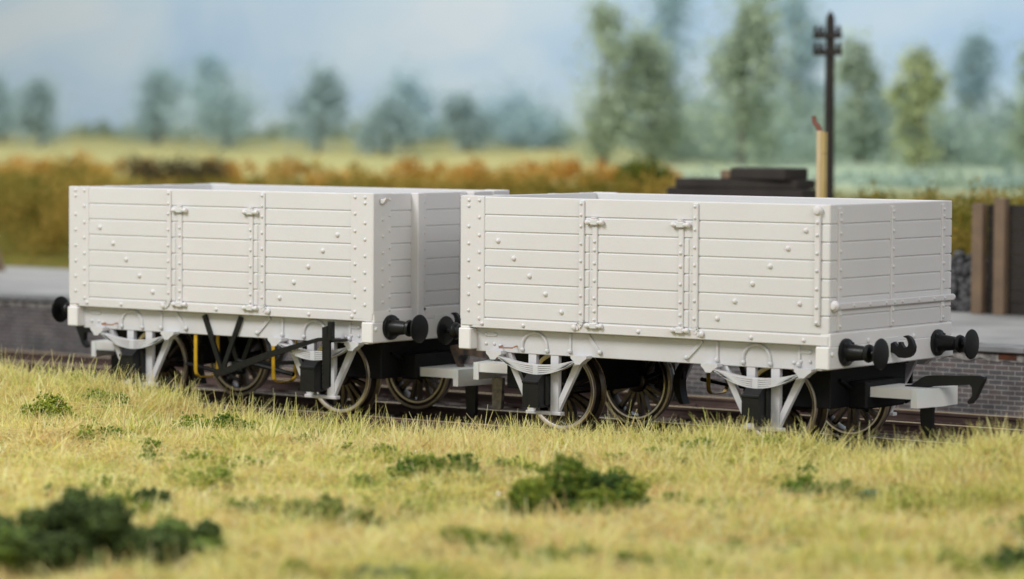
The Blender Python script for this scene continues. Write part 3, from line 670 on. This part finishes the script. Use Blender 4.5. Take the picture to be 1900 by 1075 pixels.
def bush(name, label, px, py, w, h, pal, seed, lobes=9, n=2600, size=.022, rlo=.34, rhi=.62, group='scatter foliage bushes in the grass'):
    r = np.random.default_rng(seed); g = on_z(px, py, 0.0); gz = float(ground_z(g[0], g[1])); g = on_z(px, py, gz)
    s = np.linalg.norm(g-CAM)/FPX; W_, H_ = w*s, h*s
    rt = np.array([math.cos(ROT[2]), math.sin(ROT[2])]); fw = np.array([-rt[1], rt[0]])
    cs, rs = [], []
    for i in range(lobes):
        a = r.uniform(-.5, .5)*W_*.8; dd = r.uniform(-.5, .5)*W_*.6; rad = H_*r.uniform(rlo, rhi)
        p = rt*a+fw*dd; top = H_*(1-.6*abs(a/W_*2)**2)
        cs.append((p[0], p[1], max(rad*.25, r.uniform(.35, 1.05)*top-rad))); rs.append(rad)
    V, col = bits(cs, rs, n, size, pal, r)
    o = cloud_mesh(name, V, OF, col, FM); o.location = (g[0], g[1], gz-.01)
    return tag(o, label, 'bush', group)
bush('bush', 'largest dark green bush, filling the lower left corner', 120, 1085, 470, 165, DG, 1, 44, 13000, .026, .13, .25)
bush('bush', 'dark green bush just right of the corner bush, on yellow grass', 335, 1045, 150, 100, DG, 2, 14, 4200, .024, .16, .30)
bush('bush', 'blue-green sprig of bush behind the corner bush', 262, 950, 100, 55, DG, 12, 6, 1400, .024)
bush('bush', 'dark yellow-flecked green bush in the middle of the grass', 1065, 975, 265, 135, [DG[0], YG[0], YG[1], (.20,.25,.03), (.34,.34,.05)], 3, 26, 12000, .019, .18, .38)
bush('bush', 'low olive bush in the grass below the right wagon', 1490, 935, 160, 60, YG[:3], 4, 8, 1600, .022)
bush('bush', 'tiny bright green tuft at the far left near the coupling', 88, 775, 85, 50, YG, 5, 7, 1500, .016)
bush('bush', 'bright green moss clump below the brake lever', 400, 815, 130, 65, YG, 6, 9, 2600, .016)
bush('bush', 'flat green moss patch left of the brake lever clump', 300, 815, 90, 40, YG, 7, 6, 1400, .016)
bush('bush', 'pale bluish moss lump in the straw grass, left side', 195, 795, 45, 28, BG, 8, 4, 700, .014)
bush('bush', 'loose olive sprig left of the middle bush', 820, 885, 160, 50, YG[:3], 9, 9, 1500, .018)
bush('bush', 'faint low green patch between corner and middle bushes', 600, 975, 190, 60, [(.14,.18,.04),(.24,.27,.07),(.32,.33,.10)], 10, 9, 1500, .022)
bush('bush', 'dark bush cut by the lower right corner', 1890, 1085, 130, 80, DG, 11, 8, 2400, .028)
bush('bush', 'small bluish bush at the bottom edge, left of centre', 715, 1085, 90, 55, BG, 13, 5, 1000, .024)
bush('bush', 'small green patch right of the low olive bush', 1600, 935, 80, 38, BG, 14, 4, 700, .02)

# ------------------------------------------------------------------ trees on the far side
LM = attr_material('distant_leaves', .8, .25, .2)
bark = material('tree_bark', (.12, .12, .10), .9, var=(.20, .20, .17))
def leafcloud(centres, radii, n, size, pal, r):
    c = np.array(centres); rad = np.array(radii); k = r.choice(len(c), n, p=(rad**2.2)/(rad**2.2).sum())
    d = r.normal(size=(n, 3)); d /= np.linalg.norm(d, axis=1)[:, None]
    p = c[k]+d*(rad[k]*r.random(n)**.45*r.choice([1, 1, 1.35], n))[:, None]
    u = r.normal(size=(n, 3)); u /= np.linalg.norm(u, axis=1)[:, None]; v = np.cross(u, r.normal(size=(n, 3))); v /= np.linalg.norm(v, axis=1)[:, None]
    s = (size*r.uniform(.6, 1.4, n))[:, None]
    V = np.stack([p-u*s, p-v*s*.6, p+u*s, p+v*s*.6], 1)
    pal = np.array(pal); lob = r.random(len(c)); t = (.7*lob[k]+.3*r.random(n))*(len(pal)-1); i = t.astype(int).clip(0, len(pal)-2); f = (t-i)[:, None]
    return V, (pal[i]*(1-f)+pal[i+1]*f)
def tree(px0, px1, py0, py1, Y, pal, label, seed, group='trees behind the fields', gap=.0, n=2600):
    r = np.random.default_rng(seed); pm = (px0+px1)/2; top = on_y(pm, py0, Y)
    base = np.array([top[0], Y, float(ground_z(top[0], Y))]); a = on_y(px0, py1, Y); b2 = on_y(px1, py1, Y)
    Wd = abs(b2[0]-a[0])*1.32; z1 = top[2]-base[2]; z0 = max(on_y(pm, py1, Y)[2]-base[2], .05)
    root = empty('tree', tuple(base), label, 'tree', group)
    cs, rs = [], []
    for i in range(46):
        t = r.random()**.9; prof = (math.sin(math.pi*min(1, t*.72+.2))**.5)*(1-.12*t)*(1+.22*math.sin(5*t+seed)+.12*math.sin(11*t+2*seed))
        rad = Wd*r.uniform(.10, .27); ang = r.uniform(0, 6.28); rr = max(0, Wd/2*prof-rad)*r.random()**.4
        cs.append((rr*math.cos(ang)+Wd*.10*math.sin(3*t+seed*1.7), rr*math.sin(ang)*.6, z0+rad*.7+(z1-z0-1.5*rad)*t)); rs.append(rad)
    pal = [tuple(.64*a_+.36*b_ for a_, b_ in zip(c_, (.50, .64, .70) if px1 < 1060 else (.50, .62, .58))) for c_ in pal]  # haze painted into the leaf colours by blending towards a pale sky tint
    k_ = int(len(cs)*.45)
    Va, ca = leafcloud(cs[:k_], [q*.62 for q in rs[:k_]], int(n*.75), .065, pal[:3], r)
    Vb, cb = leafcloud(cs, [q*1.25 for q in rs], int(n*.62), .065, pal[1:], r)
    cr = cloud_mesh('crown', np.concatenate([Va, Vb]), [(0,1,2,3)], np.concatenate([ca, cb]), LM, root)
    t = MB(); t.tube([(0, 0, -.05), (.02, 0, z1*.3), (-.02, .02, z1*.6), (0, 0, z1*.9)], [.10, .08, .05, .012], 8)
    for i in range(6):
        c = cs[i]; t.tube([(0, 0, c[2]*.55), (c[0]*.6, c[1]*.6, c[2]*.8), c], [.022, .014, .006], 6)
    t.build('trunk', bark, root)
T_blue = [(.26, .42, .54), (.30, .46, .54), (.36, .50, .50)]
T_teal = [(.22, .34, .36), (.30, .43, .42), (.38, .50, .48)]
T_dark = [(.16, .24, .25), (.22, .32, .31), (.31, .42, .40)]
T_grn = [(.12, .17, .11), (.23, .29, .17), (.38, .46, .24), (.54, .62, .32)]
T_yel = [(.13, .18, .11), (.24, .29, .14), (.62, .62, .12), (.42, .50, .26)]
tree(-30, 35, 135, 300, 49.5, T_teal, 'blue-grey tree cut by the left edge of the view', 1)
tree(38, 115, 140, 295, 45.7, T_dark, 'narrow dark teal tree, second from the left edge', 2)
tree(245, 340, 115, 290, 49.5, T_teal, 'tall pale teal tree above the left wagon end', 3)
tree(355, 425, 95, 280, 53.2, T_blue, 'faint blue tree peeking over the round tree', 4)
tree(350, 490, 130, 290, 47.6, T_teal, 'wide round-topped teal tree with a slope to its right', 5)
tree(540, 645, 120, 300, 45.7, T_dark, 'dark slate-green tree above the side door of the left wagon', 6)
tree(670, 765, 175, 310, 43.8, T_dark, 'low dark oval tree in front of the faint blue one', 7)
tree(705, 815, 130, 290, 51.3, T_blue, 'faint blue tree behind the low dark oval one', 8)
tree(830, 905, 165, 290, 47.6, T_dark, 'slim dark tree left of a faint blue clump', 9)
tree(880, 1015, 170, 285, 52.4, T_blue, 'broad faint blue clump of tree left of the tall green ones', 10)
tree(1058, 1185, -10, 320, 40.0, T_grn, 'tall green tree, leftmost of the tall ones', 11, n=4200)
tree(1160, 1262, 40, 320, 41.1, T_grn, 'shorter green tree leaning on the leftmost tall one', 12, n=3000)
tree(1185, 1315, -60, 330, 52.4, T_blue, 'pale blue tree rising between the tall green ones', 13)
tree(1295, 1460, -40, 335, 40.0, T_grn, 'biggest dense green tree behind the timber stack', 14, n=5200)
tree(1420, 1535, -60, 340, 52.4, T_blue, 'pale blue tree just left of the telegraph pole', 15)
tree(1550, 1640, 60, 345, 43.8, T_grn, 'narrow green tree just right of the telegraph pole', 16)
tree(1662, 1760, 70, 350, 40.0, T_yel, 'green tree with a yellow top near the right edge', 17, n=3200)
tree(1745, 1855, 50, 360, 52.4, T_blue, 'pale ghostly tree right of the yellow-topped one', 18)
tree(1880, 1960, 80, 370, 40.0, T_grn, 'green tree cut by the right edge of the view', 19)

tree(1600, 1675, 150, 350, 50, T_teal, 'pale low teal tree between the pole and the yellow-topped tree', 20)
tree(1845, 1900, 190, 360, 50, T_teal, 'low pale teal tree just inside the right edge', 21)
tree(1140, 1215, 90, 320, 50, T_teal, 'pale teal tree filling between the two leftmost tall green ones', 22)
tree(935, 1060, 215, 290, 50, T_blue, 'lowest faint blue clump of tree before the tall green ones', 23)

def undergrowth(name, label, cat, spots, pal, seed, n, size, kind='stuff'):
    r = np.random.default_rng(seed); cs, rs = [], []
    for px, py, Y, rad in spots:
        p = on_y(px, py, Y); cs.append(tuple(p)); rs.append(rad)
    V, col = leafcloud(cs, rs, n, size, pal, r); return tag(cloud_mesh(name, V, [(0,1,2,3)], col, LM), label, cat, kind=kind)
r_ = np.random.default_rng(5)
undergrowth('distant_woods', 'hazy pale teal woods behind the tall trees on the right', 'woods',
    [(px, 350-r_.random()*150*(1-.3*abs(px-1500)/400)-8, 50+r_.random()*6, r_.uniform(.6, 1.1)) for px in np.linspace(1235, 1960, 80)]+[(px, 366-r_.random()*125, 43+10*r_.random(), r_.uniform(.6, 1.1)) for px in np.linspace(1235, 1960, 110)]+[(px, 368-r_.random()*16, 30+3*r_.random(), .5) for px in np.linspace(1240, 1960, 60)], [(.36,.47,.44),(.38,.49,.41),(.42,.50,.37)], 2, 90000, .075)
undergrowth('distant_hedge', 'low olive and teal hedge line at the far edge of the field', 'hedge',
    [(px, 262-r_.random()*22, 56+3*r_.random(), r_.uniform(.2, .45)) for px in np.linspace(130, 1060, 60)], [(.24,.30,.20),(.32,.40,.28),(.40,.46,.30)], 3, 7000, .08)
undergrowth('orange_hedge', 'autumn orange and ochre undergrowth behind the wagons', 'undergrowth',
    [(px, 342-r_.random()**1.3*40+(px/1250)*10, 26+r_.random()*4, r_.uniform(.14, .34)) for px in np.linspace(-40, 1260, 170)], [(.22,.17,.03),(.50,.24,.04),(.60,.34,.07),(.52,.38,.10),(.28,.24,.04)], 4, 22000, .045)
undergrowth('olive_bushes', 'yellow-green bushes on the bank beside the platform', 'undergrowth',
    [(px, 340+r_.random()**1.2*150, 15.0+r_.random()*9, r_.uniform(.25, .55)) for px in np.linspace(-60, 175, 150)]+[(px, 348+r_.random()*12, 23, .3) for px in np.linspace(170, 1240, 80)]
    +[(px, 372+r_.random()*105, 15.5+r_.random()*5, r_.uniform(.25, .40)) for px in np.linspace(1560, 1960, 80)], [(.08,.10,.015),(.17,.17,.025),(.34,.27,.05),(.50,.34,.08),(.26,.25,.05)], 6, 52000, .042)
undergrowth('green_bush', 'dark olive green bush just left of the timber stack', 'bush', [(1190+12*i, 338-8*(i % 3), 24, .30) for i in range(-2, 4)], [(.07,.10,.02),(.13,.17,.02),(.20,.22,.04)], 7, 2200, .04, 'thing')
undergrowth('brown_bush', 'dark brown bush rising above the left wagon', 'bush', [(335+18*i, 322-4*abs(2-abs(i)), 26, .33) for i in range(-5, 5)], [(.05,.05,.03),(.10,.09,.05),(.16,.13,.06)], 8, 2600, .04, 'thing')

# ------------------------------------------------------------------ things on the platform and bank
tim = material('creosoted_timber', (.026, .022, .019), .8, var=(.050, .040, .033), var_scale=2.5, bump=.4)
post_m = material('bleached_timber', (.16, .115, .08), .8, var=(.27, .18, .11), var_scale=3, bump=.3)
# telegraph pole
p0 = on_y(1541, 25, 16.8); px_, py_ = float(p0[0]), 16.8; gz = float(ground_z(px_, py_))
tp = empty('telegraph_pole', (px_, py_, gz), 'tall black telegraph pole with two short crossarms', 'telegraph pole')
t = MB(); t.lathe([(.10, -.1), (.10, 0), (.075, p0[2]-gz-.08), (.05, p0[2]-gz-.02), (.0005, p0[2]-gz+.05)], 'z', (0, 0, 0), 16); t.build('pole', tim, tp)
for zz in (.38, .66):
    t = MB(); t.box(-.27, .27, -.12, -.06, p0[2]-gz-zz-.05, p0[2]-gz-zz+.05, .01); arm = t.build('crossarm', tim, tp)
    for xx in (-.22, -.11, .11, .22):
        t = MB(); t.lathe([(.0005, .17), (.03, .165), (.04, .13), (.03, .10), (.042, .09), (.042, .05), (.0005, .05)], 'z', (xx, -.09, p0[2]-gz-zz), 10); t.build('insulator', tim, arm)
# pale lamp post
p0 = on_y(1526, 243, 8.3)
lp = empty('timber_post', (float(p0[0]), 8.3, .775), 'pale square wooden post with a small red-brown bracket, behind the right wagon', 'post')
H = p0[2]-.775; yw = material('pale_wood', (.62, .48, .26), .7, var=(.70, .56, .34), var_scale=5, bump=.2)
t = MB(); t.box(-.068, .006, -.05, .05, 0, H, .006); t.build('post', yw, lp)
t = MB(); t.box(.008, .060, -.045, .045, 0, H-.32, .006); t.box(.008, .060, -.045, .045, H-.315, H-.02, .006); t.build('post_half', material('yellow_wood', (.50, .36, .12), .7, var=(.60, .46, .20), var_scale=4), lp)
t = MB(); t.tube([(-.03, 0, H-.02), (-.07, 0, H+.06), (-.13, 0, H+.12), (-.14, 0, H+.20)], [.035, .04, .035, .03], 8); t.build('bracket', material('red_brown_bracket', (.22, .08, .05), .6), lp)
# timber stack
p = on_y(1375, 335, 12.5)
st = empty('timber_crib', (float(p[0]), 12.5, .775), 'dark timber crib holding up stacked sleepers behind the right wagon', 'timber stand')
t = MB()
for k in range(9):
    t.box(-1.0, 1.15, -.35, .35, k*.187+.001, k*.187+.182, .01)
t.build('crib', tim, st)
zt = .775+9*.187
for (xa, xb, dz, lab) in ((-1.20, 1.30, 0, 'long dark sleeper, lowest of the three on the timber crib'), (-1.02, 1.16, .145, 'dark sleeper in the middle of the three on the timber crib'), (.02, 1.08, .29, 'short dark block on top of the stacked sleepers')):
    t = MB(); t.box(xa, xb, -.3, .3, 0, .14 if dz < .2 else .17, .012); o = t.build('stacked_timber', tim); o.location = (float(p[0]), 12.5, zt+dz+.002); o.rotation_euler = (0, 0, (0, .05, -.10)[int(dz/.14)]); tag(o, lab, 'timber', 'timbers stacked on the crib')
t = MB(); t.box(-.09, .09, -.28, .1, 0, .13, .012); o = t.build('timber_offcut', post_m); o.location = (float(p[0])-.12, 12.5, zt+.292); tag(o, 'short pale timber offcut beside the top dark block', 'timber')
# plank screen at right
pA = on_y(1855, 575, 12.9); x0 = float(pA[0])
cb = empty('coal_bunker', (x0, 12.9, .775), 'tall dark plank bunker wall with pale brown posts at the right edge', 'bunker')
HT = on_y(1855, 368, 12.9)[2]-.775
t = MB()
for k in range(9): t.box(-.28, 4.5, .10, .17, k*HT*.105, (k+1)*HT*.105-.006, .006)
t.build('plank_wall', tim, cb)
for xx, hh in ((-.37, HT*.95), (0, HT), (1.6, HT), (3.2, HT)):
    t = MB(); t.box(xx-.09, xx+.09, -.06, .10, 0, hh, .01); t.build('bunker_post', post_m, cb)
# coal heap
r = np.random.default_rng(8); c0 = on_y(1785, 560, 13.5); cs = []; rs = []
n = 1500; a = r.uniform(0, 6.28, n); rr = np.sqrt(r.random(n)); X = rr*np.cos(a)*1.3; Y = rr*np.sin(a)*.35; Z = .9*(1-rr**1.3)*np.clip(1+X*.3, .5, 1.2)*r.uniform(.8, 1, n)
q, _ = np.linalg.qr(r.normal(size=(n, 3, 3))); P_ = np.stack([X, Y, Z], -1)
V = P_[:, None]+np.einsum('kj,nij->nki', OCT, q)*r.uniform(.04, .11, (n, 1, 1)); g_ = r.uniform(.02, .11, n)
o = cloud_mesh('coal_heap', V, OF, np.stack([g_, g_, g_*1.05], -1), attr_material('coal', .45, 0, .5)); o.location = (float(c0[0]), 13.5, .775); tag(o, 'heap of dull black coal on the platform beside the bunker', 'coal heap', kind='stuff')
# pale leaning board at left edge
pl = on_y(6, 492, 12.4); t = MB(); t.prism([(-.5, 0), (.04, 0), (-.15, .42), (-.5, .5)], 'y', -.03, .03); o = t.build('board_panel', post_m); o.location = (float(pl[0]), 12.4, .776); tag(o, 'pale tan board standing on the platform at the left edge', 'board')
